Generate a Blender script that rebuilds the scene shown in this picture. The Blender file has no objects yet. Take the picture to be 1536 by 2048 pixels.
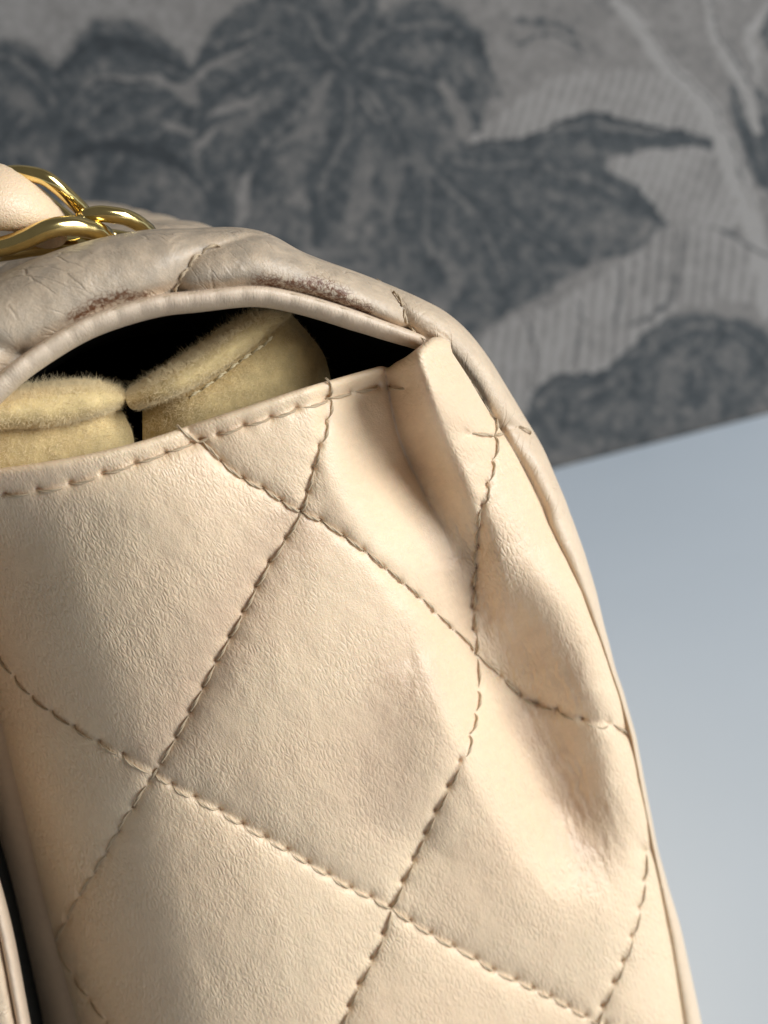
import bpy, math, random
import numpy as np
from mathutils import Vector, Matrix

random.seed(7); rng = np.random.default_rng(11)
S = bpy.context.scene
COL = S.collection
rad = math.radians

# ------------------------------------------------------------------ camera
# world: Z up, table top z=0, bag side panel faces -Y, bag runs away along +Y
FPX = 2196.0                                  # focal length in photo pixels
YAW, PITCH, ROLL = rad(14.3), rad(20.7), rad(13.4)
h_ = np.array([math.sin(YAW), math.cos(YAW), 0.0])
F_ = np.array([h_[0]*math.cos(PITCH), h_[1]*math.cos(PITCH), -math.sin(PITCH)])
R0 = np.array([math.cos(YAW), -math.sin(YAW), 0.0])
U0 = np.cross(R0, F_)
R_ = math.cos(ROLL)*R0 - math.sin(ROLL)*U0
U_ = math.sin(ROLL)*R0 + math.cos(ROLL)*U0
C_ = np.array([0.0, 0.0, 0.152]) - 0.142*F_
cam = bpy.data.cameras.new('camera'); camo = bpy.data.objects.new('camera', cam); COL.objects.link(camo)
M = Matrix((( R_[0], U_[0], -F_[0], C_[0]), (R_[1], U_[1], -F_[1], C_[1]), (R_[2], U_[2], -F_[2], C_[2]), (0, 0, 0, 1)))
camo.matrix_world = M
cam.sensor_fit = 'VERTICAL'; cam.sensor_height = 24.0
cam.lens = 24.0*FPX/2048.0
cam.clip_start = 0.005; cam.clip_end = 20
cam.dof.use_dof = True; cam.dof.focus_distance = 0.139; cam.dof.aperture_fstop = 14.5
S.camera = camo
S.render.resolution_x, S.render.resolution_y = 768, 1024

# ------------------------------------------------------------------ light
W = bpy.data.worlds.new('World'); S.world = W; W.use_nodes = True
bg = W.node_tree.nodes['Background']
bg.inputs[0].default_value = (1.0, 0.96, 0.90, 1); bg.inputs[1].default_value = 0.115
def area(name, loc, target, sx, sy, power, col):
    l = bpy.data.lights.new(name, 'AREA'); l.shape = 'RECTANGLE'; l.size = sx; l.size_y = sy
    l.energy = power; l.color = col
    o = bpy.data.objects.new(name, l); COL.objects.link(o); o.location = loc
    o.rotation_euler = (Vector(target)-Vector(loc)).to_track_quat('-Z', 'Y').to_euler()
    return o
area('window_light', (1.75, -1.39, 0.80), (0.0, 0.0, 0.13), 1.32, 1.57, 78.0, (0.94, 0.97, 1.0))
S.view_settings.view_transform = 'Standard'; S.view_settings.look = 'None'
S.view_settings.gamma = 1.0; S.view_settings.use_curve_mapping = False
S.view_settings.exposure = 0.0
S.render.engine = 'CYCLES'

# ------------------------------------------------------------------ geometry helpers
def ray(px, py):
    px = np.asarray(px, float); py = np.asarray(py, float)
    return F_ + ((px-768)/FPX)[..., None]*R_ - ((py-1024)/FPX)[..., None]*U_
def unproj(px, py, Y):                        # photo pixel + depth along the bag (metres) -> world
    d = ray(px, py); t = (np.asarray(Y, float)-C_[1])/d[..., 1]
    return C_ + d*t[..., None]
def proj(P):
    q = np.asarray(P)-C_; z = q@F_
    return 768+FPX*(q@R_)/z, 1024-FPX*(q@U_)/z
def spline(pts, n=None, step=None, closed=False):
    """centripetal-ish Catmull-Rom through pts (any dimension), resampled evenly in the first two"""
    p = np.asarray(pts, float)
    if closed: q = np.vstack([p[-1], p, p[0], p[1]])
    else: q = np.vstack([2*p[0]-p[1], p, 2*p[-1]-p[-2]])
    out = []
    m = 24
    t = np.linspace(0, 1, m, endpoint=False)[:, None]
    for i in range(1, len(q)-2):
        a, b, c, d = q[i-1], q[i], q[i+1], q[i+2]
        out.append(0.5*((2*b)+(-a+c)*t+(2*a-5*b+4*c-d)*t**2+(-a+3*b-3*c+d)*t**3))
    out = np.vstack(out+[q[-2][None]])
    L = np.concatenate([[0], np.cumsum(np.hypot(*(np.diff(out[:, :2], axis=0).T)))])
    if n is None: n = max(2, int(L[-1]/step)+1)
    x = np.linspace(0, L[-1], n)
    return np.stack([np.interp(x, L, out[:, k]) for k in range(out.shape[1])], 1)
def polydist(px, py, poly):
    """distance, signed side (+ = left of travel on screen), parameter 0..1 to a polyline"""
    best = np.full(px.shape, 1e9); side = np.zeros(px.shape); par = np.zeros(px.shape)
    n = len(poly)-1
    for i in range(n):
        a, b = poly[i, :2], poly[i+1, :2]
        e = b-a; L2 = e@e+1e-9
        t = np.clip(((px-a[0])*e[0]+(py-a[1])*e[1])/L2, 0, 1)
        dx, dy = px-a[0]-t*e[0], py-a[1]-t*e[1]
        d = np.hypot(dx, dy); m = d < best
        best = np.where(m, d, best)
        side = np.where(m, np.sign(e[0]*dy-e[1]*dx), side)
        par = np.where(m, (i+t)/n, par)
    return best, side, par
def sstep(a, b, x):
    t = np.clip((x-a)/(b-a), 0, 1); return t*t*(3-2*t)
def grid_faces(nr, nc, wrap=False):
    i = np.arange(nr-1)[:, None]; j = np.arange(nc if wrap else nc-1)[None]
    j2 = (j+1) % nc
    return np.stack([i*nc+j, i*nc+j2, (i+1)*nc+j2, (i+1)*nc+j], -1).reshape(-1, 4)
def mesh_np(name, V, Fc, smooth=True):
    me = bpy.data.meshes.new(name)
    V = np.asarray(V, np.float32).reshape(-1, 3); Fc = np.asarray(Fc, np.int32)
    k = Fc.shape[1]
    me.vertices.add(len(V)); me.vertices.foreach_set('co', V.ravel())
    me.loops.add(Fc.size); me.loops.foreach_set('vertex_index', Fc.ravel())
    me.polygons.add(len(Fc)); me.polygons.foreach_set('loop_start', np.arange(0, Fc.size, k, dtype=np.int32))
    me.polygons.foreach_set('loop_total', np.full(len(Fc), k, np.int32))
    me.polygons.foreach_set('use_smooth', np.full(len(Fc), smooth))
    me.update(calc_edges=True)
    return me
def attr(me, name, vals):
    a = me.attributes.new(name, 'FLOAT', 'POINT'); a.data.foreach_set('value', np.asarray(vals, np.float32).ravel())
def attr_v(me, name, vals):
    a = me.attributes.new(name, 'FLOAT_VECTOR', 'POINT'); a.data.foreach_set('vector', np.asarray(vals, np.float32).ravel())
def obj(name, me, mat, parent=None):
    o = bpy.data.objects.new(name, me); COL.objects.link(o)
    if mat and len(me.materials) == 0: me.materials.append(mat)
    if parent: o.parent = parent
    return o
def empty(name, loc=(0, 0, 0)):
    o = bpy.data.objects.new(name, None); COL.objects.link(o); o.location = loc; o.empty_display_size = .01; return o
def tube_mesh(name, path, radii, sides=12, closed=False, flat=None, up=None):
    """tube along a 3-D path; flat=(a,b) scales the section along the frame's two axes"""
    P = np.asarray(path, float); n = len(P)
    T = np.gradient(P, axis=0)
    if closed: T = np.roll(P, -1, 0)-np.roll(P, 1, 0)
    T /= np.linalg.norm(T, axis=1)[:, None]+1e-12
    ref = np.array(up if up is not None else (0.3, -1, 0.2), float)
    A = np.cross(T, ref); A /= np.linalg.norm(A, axis=1)[:, None]+1e-12
    B = np.cross(A, T)
    r = np.broadcast_to(np.asarray(radii, float), (n,))
    fa, fb = flat if flat else (1, 1)
    th = np.linspace(0, 2*math.pi, sides, endpoint=False)
    V = P[:, None]+r[:, None, None]*(np.cos(th)[None, :, None]*A[:, None]*fa+np.sin(th)[None, :, None]*B[:, None]*fb)
    Fc = grid_faces(n, sides, True)
    if closed:
        j = np.arange(sides); j2 = (j+1) % sides
        Fc = np.vstack([Fc, np.stack([(n-1)*sides+j, (n-1)*sides+j2, j2, j], -1)])
    return mesh_np(name, V, Fc)

# ------------------------------------------------------------------ materials
def newmat(name):
    m = bpy.data.materials.new(name); m.use_nodes = True
    nt = m.node_tree; b = nt.nodes['Principled BSDF']
    return m, nt, b, nt.nodes, nt.links
def leather(name, base, tint, rough=0.46, grain=1.0, cracks=0.0, sss=0.0, patch_col=(.56, .37, .25)):
    m, nt, b, N, Lk = newmat(name)
    at = N.new('ShaderNodeAttribute'); at.attribute_name = 'gc'          # grain coordinates, millimetres
    gm = N.new('ShaderNodeAttribute'); gm.attribute_name = 'grain'       # how pronounced the grain is
    we = N.new('ShaderNodeAttribute'); we.attribute_name = 'wear'
    # colour: slow mottling between two hide tones, fine pores, brown scuffs
    n1 = N.new('ShaderNodeTexNoise'); n1.inputs['Scale'].default_value = 0.045; n1.inputs['Detail'].default_value = 4
    Lk.new(at.outputs['Vector'], n1.inputs['Vector'])
    r1 = N.new('ShaderNodeMapRange'); r1.inputs[1].default_value = .35; r1.inputs[2].default_value = .68
    Lk.new(n1.outputs[0], r1.inputs[0])
    mx = N.new('ShaderNodeMix'); mx.data_type = 'RGBA'
    mx.inputs[6].default_value = (*base, 1); mx.inputs[7].default_value = (*tint, 1)
    Lk.new(r1.outputs[0], mx.inputs[0])
    sm = N.new('ShaderNodeAttribute'); sm.attribute_name = 'tone_patch'
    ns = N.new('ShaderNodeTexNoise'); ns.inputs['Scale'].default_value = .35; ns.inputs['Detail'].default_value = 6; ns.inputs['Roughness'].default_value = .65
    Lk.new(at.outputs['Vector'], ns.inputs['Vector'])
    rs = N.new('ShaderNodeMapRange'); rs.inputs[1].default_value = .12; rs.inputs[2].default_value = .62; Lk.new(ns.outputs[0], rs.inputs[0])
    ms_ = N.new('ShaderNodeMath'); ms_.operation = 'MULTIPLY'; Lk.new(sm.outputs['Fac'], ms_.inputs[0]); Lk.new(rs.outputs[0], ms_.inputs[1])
    mxs = N.new('ShaderNodeMix'); mxs.data_type = 'RGBA'; mxs.inputs[7].default_value = (*patch_col, 1)
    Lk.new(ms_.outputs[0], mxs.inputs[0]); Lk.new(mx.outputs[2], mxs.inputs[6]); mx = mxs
    n2 = N.new('ShaderNodeTexNoise'); n2.inputs['Scale'].default_value = 1.1; n2.inputs['Detail'].default_value = 6; n2.inputs['Roughness'].default_value = .7
    Lk.new(at.outputs['Vector'], n2.inputs['Vector'])
    r2 = N.new('ShaderNodeMapRange'); r2.inputs[1].default_value = .25; r2.inputs[2].default_value = .75; r2.inputs[3].default_value = .93; r2.inputs[4].default_value = 1.05
    Lk.new(n2.outputs[0], r2.inputs[0])
    m2 = N.new('ShaderNodeMix'); m2.data_type = 'RGBA'; m2.blend_type = 'MULTIPLY'; m2.inputs[0].default_value = 1
    Lk.new(mx.outputs[2], m2.inputs[6]); Lk.new(r2.outputs[0], m2.inputs[7])
    # scuffs
    n3 = N.new('ShaderNodeTexNoise'); n3.inputs['Scale'].default_value = 1.5; n3.inputs['Detail'].default_value = 8; n3.inputs['Roughness'].default_value = .72
    Lk.new(at.outputs['Vector'], n3.inputs['Vector'])
    ad = N.new('ShaderNodeMath'); ad.operation = 'MULTIPLY_ADD'; ad.inputs[1].default_value = 0.33; 
    Lk.new(we.outputs['Fac'], ad.inputs[0]); Lk.new(n3.outputs[0], ad.inputs[2])
    r3 = N.new('ShaderNodeMapRange'); r3.inputs[1].default_value = .75; r3.inputs[2].default_value = .85
    Lk.new(ad.outputs[0], r3.inputs[0])
    vk = N.new('ShaderNodeTexVoronoi'); vk.feature = 'DISTANCE_TO_EDGE'; vk.inputs['Scale'].default_value = 1.25; vk.inputs['Randomness'].default_value = 1
    nk = N.new('ShaderNodeVectorMath'); nk.operation = 'MULTIPLY_ADD'; nk.inputs[1].default_value = (.6, .6, .6)
    Lk.new(n3.outputs['Color'], nk.inputs[0]); Lk.new(at.outputs['Vector'], nk.inputs[2]); Lk.new(nk.outputs[0], vk.inputs['Vector'])
    rk = N.new('ShaderNodeMapRange'); rk.inputs[1].default_value = .015; rk.inputs[2].default_value = .075; rk.inputs[3].default_value = .85; rk.inputs[4].default_value = 0
    Lk.new(vk.outputs['Distance'], rk.inputs[0])
    wk = N.new('ShaderNodeMapRange'); wk.inputs[1].default_value = .12; wk.inputs[2].default_value = .6; Lk.new(we.outputs['Fac'], wk.inputs[0])
    km = N.new('ShaderNodeMath'); km.operation = 'MULTIPLY'; Lk.new(rk.outputs[0], km.inputs[0]); Lk.new(wk.outputs[0], km.inputs[1])
    kx = N.new('ShaderNodeMath'); kx.operation = 'MAXIMUM'; Lk.new(km.outputs[0], kx.inputs[0]); Lk.new(r3.outputs[0], kx.inputs[1]); r3 = kx
    m3 = N.new('ShaderNodeMix'); m3.data_type = 'RGBA'; m3.inputs[7].default_value = (.15, .058, .022, 1)
    Lk.new(r3.outputs[0], m3.inputs[0]); Lk.new(m2.outputs[2], m3.inputs[6])
    Lk.new(m3.outputs[2], b.inputs['Base Color'])
    b.inputs['Roughness'].default_value = rough; b.inputs['Specular IOR Level'].default_value = .52
    if sss > 0:
        b.inputs['Subsurface Weight'].default_value = sss; b.inputs['Subsurface Radius'].default_value = (1, .55, .3); b.inputs['Subsurface Scale'].default_value = .0022
    # relief: stretched cells (grain), fine creases, pores
    nd = N.new('ShaderNodeTexNoise'); nd.inputs['Scale'].default_value = .55; nd.inputs['Detail'].default_value = 3
    Lk.new(at.outputs['Vector'], nd.inputs['Vector'])
    vs = N.new('ShaderNodeVectorMath'); vs.operation = 'MULTIPLY_ADD'; vs.inputs[1].default_value = (.55, .9, .5)
    Lk.new(nd.outputs['Color'], vs.inputs[0]); Lk.new(at.outputs['Vector'], vs.inputs[2])
    ms = N.new('ShaderNodeVectorMath'); ms.operation = 'MULTIPLY'; ms.inputs[1].default_value = (1.0, .42, 1.0)
    Lk.new(vs.outputs[0], ms.inputs[0])
    v1 = N.new('ShaderNodeTexVoronoi'); v1.feature = 'DISTANCE_TO_EDGE'; v1.inputs['Scale'].default_value = 2.1
    Lk.new(ms.outputs[0], v1.inputs['Vector'])
    e1 = N.new('ShaderNodeMapRange'); e1.inputs[1].default_value = 0; e1.inputs[2].default_value = .34; e1.interpolation_type = 'SMOOTHSTEP'
    Lk.new(v1.outputs['Distance'], e1.inputs[0])
    v2 = N.new('ShaderNodeTexVoronoi'); v2.feature = 'DISTANCE_TO_EDGE'; v2.inputs['Scale'].default_value = 3.1
    Lk.new(vs.outputs[0], v2.inputs['Vector'])
    e2 = N.new('ShaderNodeMapRange'); e2.inputs[1].default_value = 0; e2.inputs[2].default_value = .25; e2.interpolation_type = 'SMOOTHSTEP'
    Lk.new(v2.outputs['Distance'], e2.inputs[0])
    nf = N.new('ShaderNodeTexNoise'); nf.inputs['Scale'].default_value = 2.0; nf.inputs['Detail'].default_value = 6; nf.inputs['Distortion'].default_value = .6; nf.inputs['Roughness'].default_value = .65
    Lk.new(ms.outputs[0], nf.inputs['Vector'])
    # patchiness of the grain
    np_ = N.new('ShaderNodeTexNoise'); np_.inputs['Scale'].default_value = .12; np_.inputs['Detail'].default_value = 3
    Lk.new(at.outputs['Vector'], np_.inputs['Vector'])
    rp = N.new('ShaderNodeMapRange'); rp.inputs[1].default_value = .33; rp.inputs[2].default_value = .66; rp.inputs[3].default_value = .25; rp.inputs[4].default_value = 1.0
    Lk.new(np_.outputs[0], rp.inputs[0])
    gmul = N.new('ShaderNodeMath'); gmul.operation = 'MULTIPLY'
    Lk.new(rp.outputs[0], gmul.inputs[0]); Lk.new(gm.outputs['Fac'], gmul.inputs[1])
    a1 = N.new('ShaderNodeMath'); a1.operation = 'MULTIPLY'; _h = N.new('ShaderNodeMath'); _h.operation = 'MULTIPLY'; _h.inputs[1].default_value = .85; Lk.new(e1.outputs[0], _h.inputs[0]); Lk.new(_h.outputs[0], a1.inputs[0]); Lk.new(gmul.outputs[0], a1.inputs[1])
    a2 = N.new('ShaderNodeMath'); a2.operation = 'MULTIPLY_ADD'; a2.inputs[1].default_value = .22
    Lk.new(e2.outputs[0], a2.inputs[0]); Lk.new(a1.outputs[0], a2.inputs[2])
    a3 = N.new('ShaderNodeMath'); a3.operation = 'MULTIPLY_ADD'; a3.inputs[1].default_value = .8
    Lk.new(nf.outputs[0], a3.inputs[0]); Lk.new(a2.outputs[0], a3.inputs[2])
    last = a3
    if cracks > 0:
        cs = N.new('ShaderNodeVectorMath'); cs.operation = 'MULTIPLY'; cs.inputs[1].default_value = (.55, .14, .5)
        Lk.new(vs.outputs[0], cs.inputs[0])
        v3 = N.new('ShaderNodeTexVoronoi'); v3.feature = 'DISTANCE_TO_EDGE'; v3.inputs['Scale'].default_value = 1.1
        Lk.new(cs.outputs[0], v3.inputs['Vector'])
        e3 = N.new('ShaderNodeMapRange'); e3.inputs[1].default_value = 0; e3.inputs[2].default_value = .07; e3.interpolation_type = 'SMOOTHSTEP'
        Lk.new(v3.outputs['Distance'], e3.inputs[0])
        nc = N.new('ShaderNodeTexNoise'); nc.inputs['Scale'].default_value = .2; Lk.new(at.outputs['Vector'], nc.inputs['Vector'])
        rc = N.new('ShaderNodeMapRange'); rc.inputs[1].default_value = .45; rc.inputs[2].default_value = .6; rc.inputs[4].default_value = cracks
        Lk.new(nc.outputs[0], rc.inputs[0])
        mm = N.new('ShaderNodeMath'); mm.operation = 'MULTIPLY'; Lk.new(e3.outputs[0], mm.inputs[0]); Lk.new(rc.outputs[0], mm.inputs[1])
        a4 = N.new('ShaderNodeMath'); a4.operation = 'ADD'; Lk.new(mm.outputs[0], a4.inputs[0]); Lk.new(last.outputs[0], a4.inputs[1]); last = a4
    bp = N.new('ShaderNodeBump'); bp.inputs['Strength'].default_value = .75; bp.inputs['Distance'].default_value = .00016*grain
    Lk.new(last.outputs[0], bp.inputs['Height']); Lk.new(bp.outputs[0], b.inputs['Normal'])
    return m
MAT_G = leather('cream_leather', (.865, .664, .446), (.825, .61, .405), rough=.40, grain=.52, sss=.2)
MAT_F = leather('rubbed_leather', (.80, .62, .43), (.74, .565, .39), rough=.42, grain=.6, cracks=1.3, sss=.08, patch_col=(.40, .32, .235))
MAT_B = leather('binding_leather', (.73, .575, .42), (.67, .52, .38), rough=.42, grain=.6, sss=.08)
MAT_P = leather('panel_leather', (.74, .54, .36), (.68, .49, .33), rough=.5, grain=.4)

def simple(name, col, rough=.6, noise=0, scale=300, bump=0, metal=0, spec=.5):
    m, nt, b, N, Lk = newmat(name)
    b.inputs['Roughness'].default_value = rough; b.inputs['Metallic'].default_value = metal; b.inputs['Specular IOR Level'].default_value = spec
    tc = N.new('ShaderNodeTexCoord'); n = N.new('ShaderNodeTexNoise'); n.inputs['Scale'].default_value = scale; n.inputs['Detail'].default_value = 5
    Lk.new(tc.outputs['Object'], n.inputs['Vector'])
    mr = N.new('ShaderNodeMapRange'); mr.inputs[1].default_value = .3; mr.inputs[2].default_value = .7; mr.inputs[3].default_value = 1-noise; mr.inputs[4].default_value = 1+noise
    Lk.new(n.outputs[0], mr.inputs[0])
    mx = N.new('ShaderNodeMix'); mx.data_type = 'RGBA'; mx.blend_type = 'MULTIPLY'; mx.inputs[0].default_value = 1; mx.inputs[6].default_value = (*col, 1)
    Lk.new(mr.outputs[0], mx.inputs[7]); Lk.new(mx.outputs[2], b.inputs['Base Color'])
    if bump:
        bp = N.new('ShaderNodeBump'); bp.inputs['Strength'].default_value = .6; bp.inputs['Distance'].default_value = bump
        Lk.new(n.outputs[0], bp.inputs['Height']); Lk.new(bp.outputs[0], b.inputs['Normal'])
    return m, b
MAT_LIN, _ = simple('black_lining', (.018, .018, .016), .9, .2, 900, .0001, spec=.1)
MAT_THR, _b = simple('waxed_thread', (.54, .415, .27), .65, .25, 900, .00005)
MAT_THF, _b = simple('pale_thread', (.66, .55, .33), .6, .2, 900, .00005)
MAT_GOLD, _b = simple('polished_gold', (.80, .63, .27), .15, .10, 500, .000012, metal=1)
MAT_FELT, _b = simple('yellow_felt', (.73, .57, .28), .95, .13, 520, .0004, spec=.15)
_b.inputs['Sheen Weight'].default_value = .5; _b.inputs['Sheen Tint'].default_value = (1, .95, .75, 1); _b.inputs['Sheen Roughness'].default_value = .4
MAT_FUZZ, _b = simple('felt_fibre', (.93, .77, .48), .9, .1, 300, spec=.1)
MAT_TABLE, _b = simple('white_table', (.76, .85, .94), .4, .015, 12, 0, spec=.4)

# ------------------------------------------------------------------ the setting: table and papered wall
def on_table(px, py):
    d = ray(np.array([px]), np.array([py]))[0]; t = -C_[2]/d[2]; return C_+t*d
pa, pb = on_table(1105, 934), on_table(1536, 823)
wdir = pb-pa; wdir /= np.linalg.norm(wdir); wn = np.array([wdir[1], -wdir[0], 0])     # wall runs along wdir, faces wn
if wn@(C_-pa) < 0: wn = -wn

def table():
    th = .03; L0, L1, D = -.9, 1.1, 1.0
    q = [pa+wdir*L0, pa+wdir*L1, pa+wdir*L1+wn*D, pa+wdir*L0+wn*D]
    bev = .004
    V = [(p[0], p[1], 0) for p in q]+[(p[0], p[1], -th) for p in q]
    me = bpy.data.meshes.new('tabletop')
    me.from_pydata(V, [], [(3, 2, 1, 0), (4, 5, 6, 7), (0, 1, 5, 4), (1, 2, 6, 5), (2, 3, 7, 6), (3, 0, 4, 7)]); me.update()
    o = obj('tabletop', me, MAT_TABLE); o['kind'] = 'structure'
    md = o.modifiers.new('b', 'BEVEL'); md.width = bev; md.segments = 3
    return o
table()

Z8 = lambda L: [(736+x*.5208, y*.5208) for x, y in L]
Z7 = lambda L: [(x*.5208, y*.5208) for x, y in L]
def inside(px, py, poly):
    r = np.zeros(px.shape, bool); n = len(poly)
    x0, y0 = poly[-1]
    for x1, y1 in poly:
        if y1 != y0:
            c = ((y1 > py) != (y0 > py)) & (px < (x0-x1)*(py-y1)/(y0-y1)+x1)
            r ^= c
        x0, y0 = x1, y1
    return r
def vnoise(x, y, seed):
    r = np.random.default_rng(seed).random((64, 64))
    xi, yi = np.floor(x).astype(int), np.floor(y).astype(int); fx, fy = x-xi, y-yi
    fx = fx*fx*(3-2*fx); fy = fy*fy*(3-2*fy)
    g = lambda a, b: r[a % 64, b % 64]
    return (g(xi, yi)*(1-fx)+g(xi+1, yi)*fx)*(1-fy)+(g(xi, yi+1)*(1-fx)+g(xi+1, yi+1)*fx)*fy
def fbm(x, y, seed, o=4):
    v = 0; a = .5
    for k in range(o):
        v = v+a*(vnoise(x*2**k, y*2**k, seed+k)-.5); a *= .55
    return v
DARK = [
 [(-60,120),(30,100),(80,115),(105,145),(140,108),(190,82),(260,88),(320,120),(385,145),(405,90),(440,45),(500,5),(560,-30),(720,-40),(760,20),(830,70),
  (900,52),(960,80),(990,140),(1005,190),(975,205),(955,262),(925,300),(1000,292),(1100,255),(1200,238),(1300,252),(1430,290),(1440,312),(1330,305),(1220,325),
  (1205,345),(1270,370),(1335,440),(1265,500),(1180,530),(1100,580),(1000,645),(960,690),(1000,760),(1040,820),(900,760),(700,600),(400,540),(-60,520)],
 Z8([(660,1490),(800,1450),(960,1390),(1060,1380),(1130,1330),(1250,1250),(1380,1240),(1480,1300),(1560,1370),(1600,1560),(1200,1700),(720,1850),(640,1680),(620,1560)]),
 Z8([(540,70),(650,60),(760,90),(810,150),(740,110),(640,100)]),
 Z8([(1380,300),(1470,330),(1560,420),(1600,700),(1536,760),(1440,560)]),
 Z8([(1490,60),(1600,0),(1600,260),(1530,200)]),
]
LEAF = [
 Z8([(380,570),(450,500),(560,380),(700,310),(860,260),(1000,255),(1130,270),(1220,330),(1280,440),(1320,530),(1240,530),(1130,490),(1000,465),(860,440),(740,480),(600,520),(480,550)]),
 Z8([(910,640),(1000,590),(1150,570),(1330,580),(1400,700),(1450,860),(1380,880),(1270,850),(1140,840),(1090,770),(1010,700)]),
 Z8([(430,1310),(600,1220),(760,1130),(900,1050),(1010,970),(1090,890),(1200,850),(1330,870),(1440,930),(1580,990),(1580,1160),(1400,1150),(1200,1170),(1100,1240),(960,1390),(800,1440),(660,1480),(620,1580),(560,1600),(480,1450)]),
]
# (points, width, tone 0 dark .. 1 light)
STROKE = [
 (Z7([(330,335),(450,295),(600,300),(700,335),(800,280),(900,200),(955,160)]), 20, .85),
 (Z7([(690,345),(740,370),(760,330)]), 42, .8), (Z7([(830,432),(900,400),(1010,370)]), 24, .9),
 (Z7([(760,600),(790,540),(830,490)]), 22, .9), (Z7([(640,470),(700,500),(740,515)]), 26, .85),
 (Z7([(700,680),(740,720),(785,790)]), 20, .7), (Z7([(915,850),(930,760),(950,680)]), 34, .95),
 (Z7([(1245,300),(1220,400),(1170,490),(1060,560)]), 36, .62), (Z7([(1380,380),(1450,470)]), 16, .7),
 (Z7([(1120,780),(1140,760),(1180,800)]), 40, .75), (Z7([(1400,650),(1380,780),(1340,900)]), 44, .7),
 (Z7([(1000,40),(1090,20),(1190,70)]), 30, .45), (Z7([(860,130),(980,60),(1100,80)]), 16, .4),
 (Z7([(300,380),(420,330),(560,340),(660,420)]), 12, .4), (Z7([(330,500),(420,450),(520,480)]), 14, .38),
 (Z7([(20,560),(90,590),(160,540)]), 40, .5), (Z7([(30,330),(80,360),(110,420)]), 50, .55),
 (Z8([(290,330),(360,430),(390,540)]), 44, .75), (Z8([(130,600),(200,640),(240,720)]), 22, .6),
 (Z8([(20,580),(90,700),(60,830)]), 40, .55), (Z8([(280,980),(330,1050),(300,1130)]), 46, .6),
 (Z8([(150,200),(200,260)]), 22, .4), (Z8([(560,170),(700,130),(820,190),(850,260)]), 10, .35),
 (Z8([(500,560),(640,600),(820,660),(960,760)]), 12, .4), (Z8([(420,800),(520,760)]), 16, .35), (Z8([(700,950),(760,900)]), 18, .3),
 (Z8([(700,700),(760,730)]), 20, .3), (Z8([(120,780),(180,900),(170,1000)]), 20, .4),
 (Z8([(1130,1480),(1180,1420),(1260,1400)]), 30, .55), (Z8([(1290,1290),(1280,1370)]), 16, .5), (Z8([(800,1600),(900,1560)]), 40, .4),
 (Z8([(760,1700),(800,1740),(900,1700)]), 60, .6), (Z8([(1100,1640),(1150,1560),(1140,1500)]), 24, .45),
 (Z8([(950,0),(1100,180),(1230,330),(1330,480),(1400,640),(1460,790),(1510,1000),(1540,1200)]), 38, 1.0),
 (Z8([(1290,-20),(1360,180),(1440,330),(1490,500)]), 26, .9), (Z8([(1545,0),(1470,150),(1490,300)]), 18, .9),
]
DSTROKE = [(Z8([(985,0),(1130,180),(1270,350),(1370,510),(1440,680),(1490,830)]), 5, .35), (Z8([(1310,0),(1390,200),(1470,350)]), 5, .3),
 (Z8([(380,575),(480,552),(600,522),(740,482),(860,445),(1000,470),(1130,495),(1310,535)]), 8, .0), (Z8([(800,1150),(820,1250),(780,1420)]), 8, .35),
 (Z8([(1190,860),(1200,1000),(1170,1150)]), 10, .4), (Z8([(600,1230),(640,1330),(640,1480)]), 8, .4), (Z8([(960,1010),(980,1120),(940,1230)]), 8, .35),
 (Z8([(1000,1260),(1090,1200),(1180,1110)]), 8, .3), (Z8([(1330,870),(1440,930),(1560,990)]), 8, .3), (Z8([(660,1490),(800,1450),(960,1390),(1100,1240)]), 8, .1),
 (Z7([(330,340),(420,310),(560,315)]), 6, .0), (Z7([(220,280),(300,200),(420,165),(560,190),(720,270)]), 26, .05), (Z7([(300,600),(440,560),(600,590),(720,660)]), 30, .0)]
FROND = [
 [(680,130),(560,55),(450,80),(405,160)], [(680,130),(540,150),(430,220),(390,310)], [(680,130),(600,220),(520,300),(480,420)], [(680,130),(690,250),(650,380),(640,490)],
 [(680,130),(760,220),(805,330),(790,450)], [(680,130),(800,150),(900,190),(965,280)], [(680,130),(780,60),(880,45),(975,120)], [(680,130),(700,40),(760,-30)], [(680,130),(620,40),(520,-20)],
 [(395,175),(300,105),(200,85),(105,170)], [(395,175),(280,175),(180,230),(130,320)], [(390,190),(330,260),(250,300),(185,400)], [(-40,100),(40,125),(100,190),(110,260)], [(395,200),(390,300),(440,420)], [(60,230),(20,300),(60,400)],
 [(900,330),(1050,330),(1200,370),(1325,440)], [(900,340),(1000,420),(1100,500),(1180,530)], [(880,350),(960,450),(1010,560),(1000,640)], [(940,298),(1100,262),(1290,258),(1430,290)], [(860,340),(850,450),(880,560)],
 [(1450,650),(1380,650),(1300,690),(1255,770)], [(1450,650),(1510,690),(1560,770)], [(1290,700),(1180,740),(1080,800),(1060,870)], [(1440,660),(1400,740),(1390,820)], [(1230,760),(1160,800),(1130,880)],
 [(1470,190),(1510,280),(1530,380)]]
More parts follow.
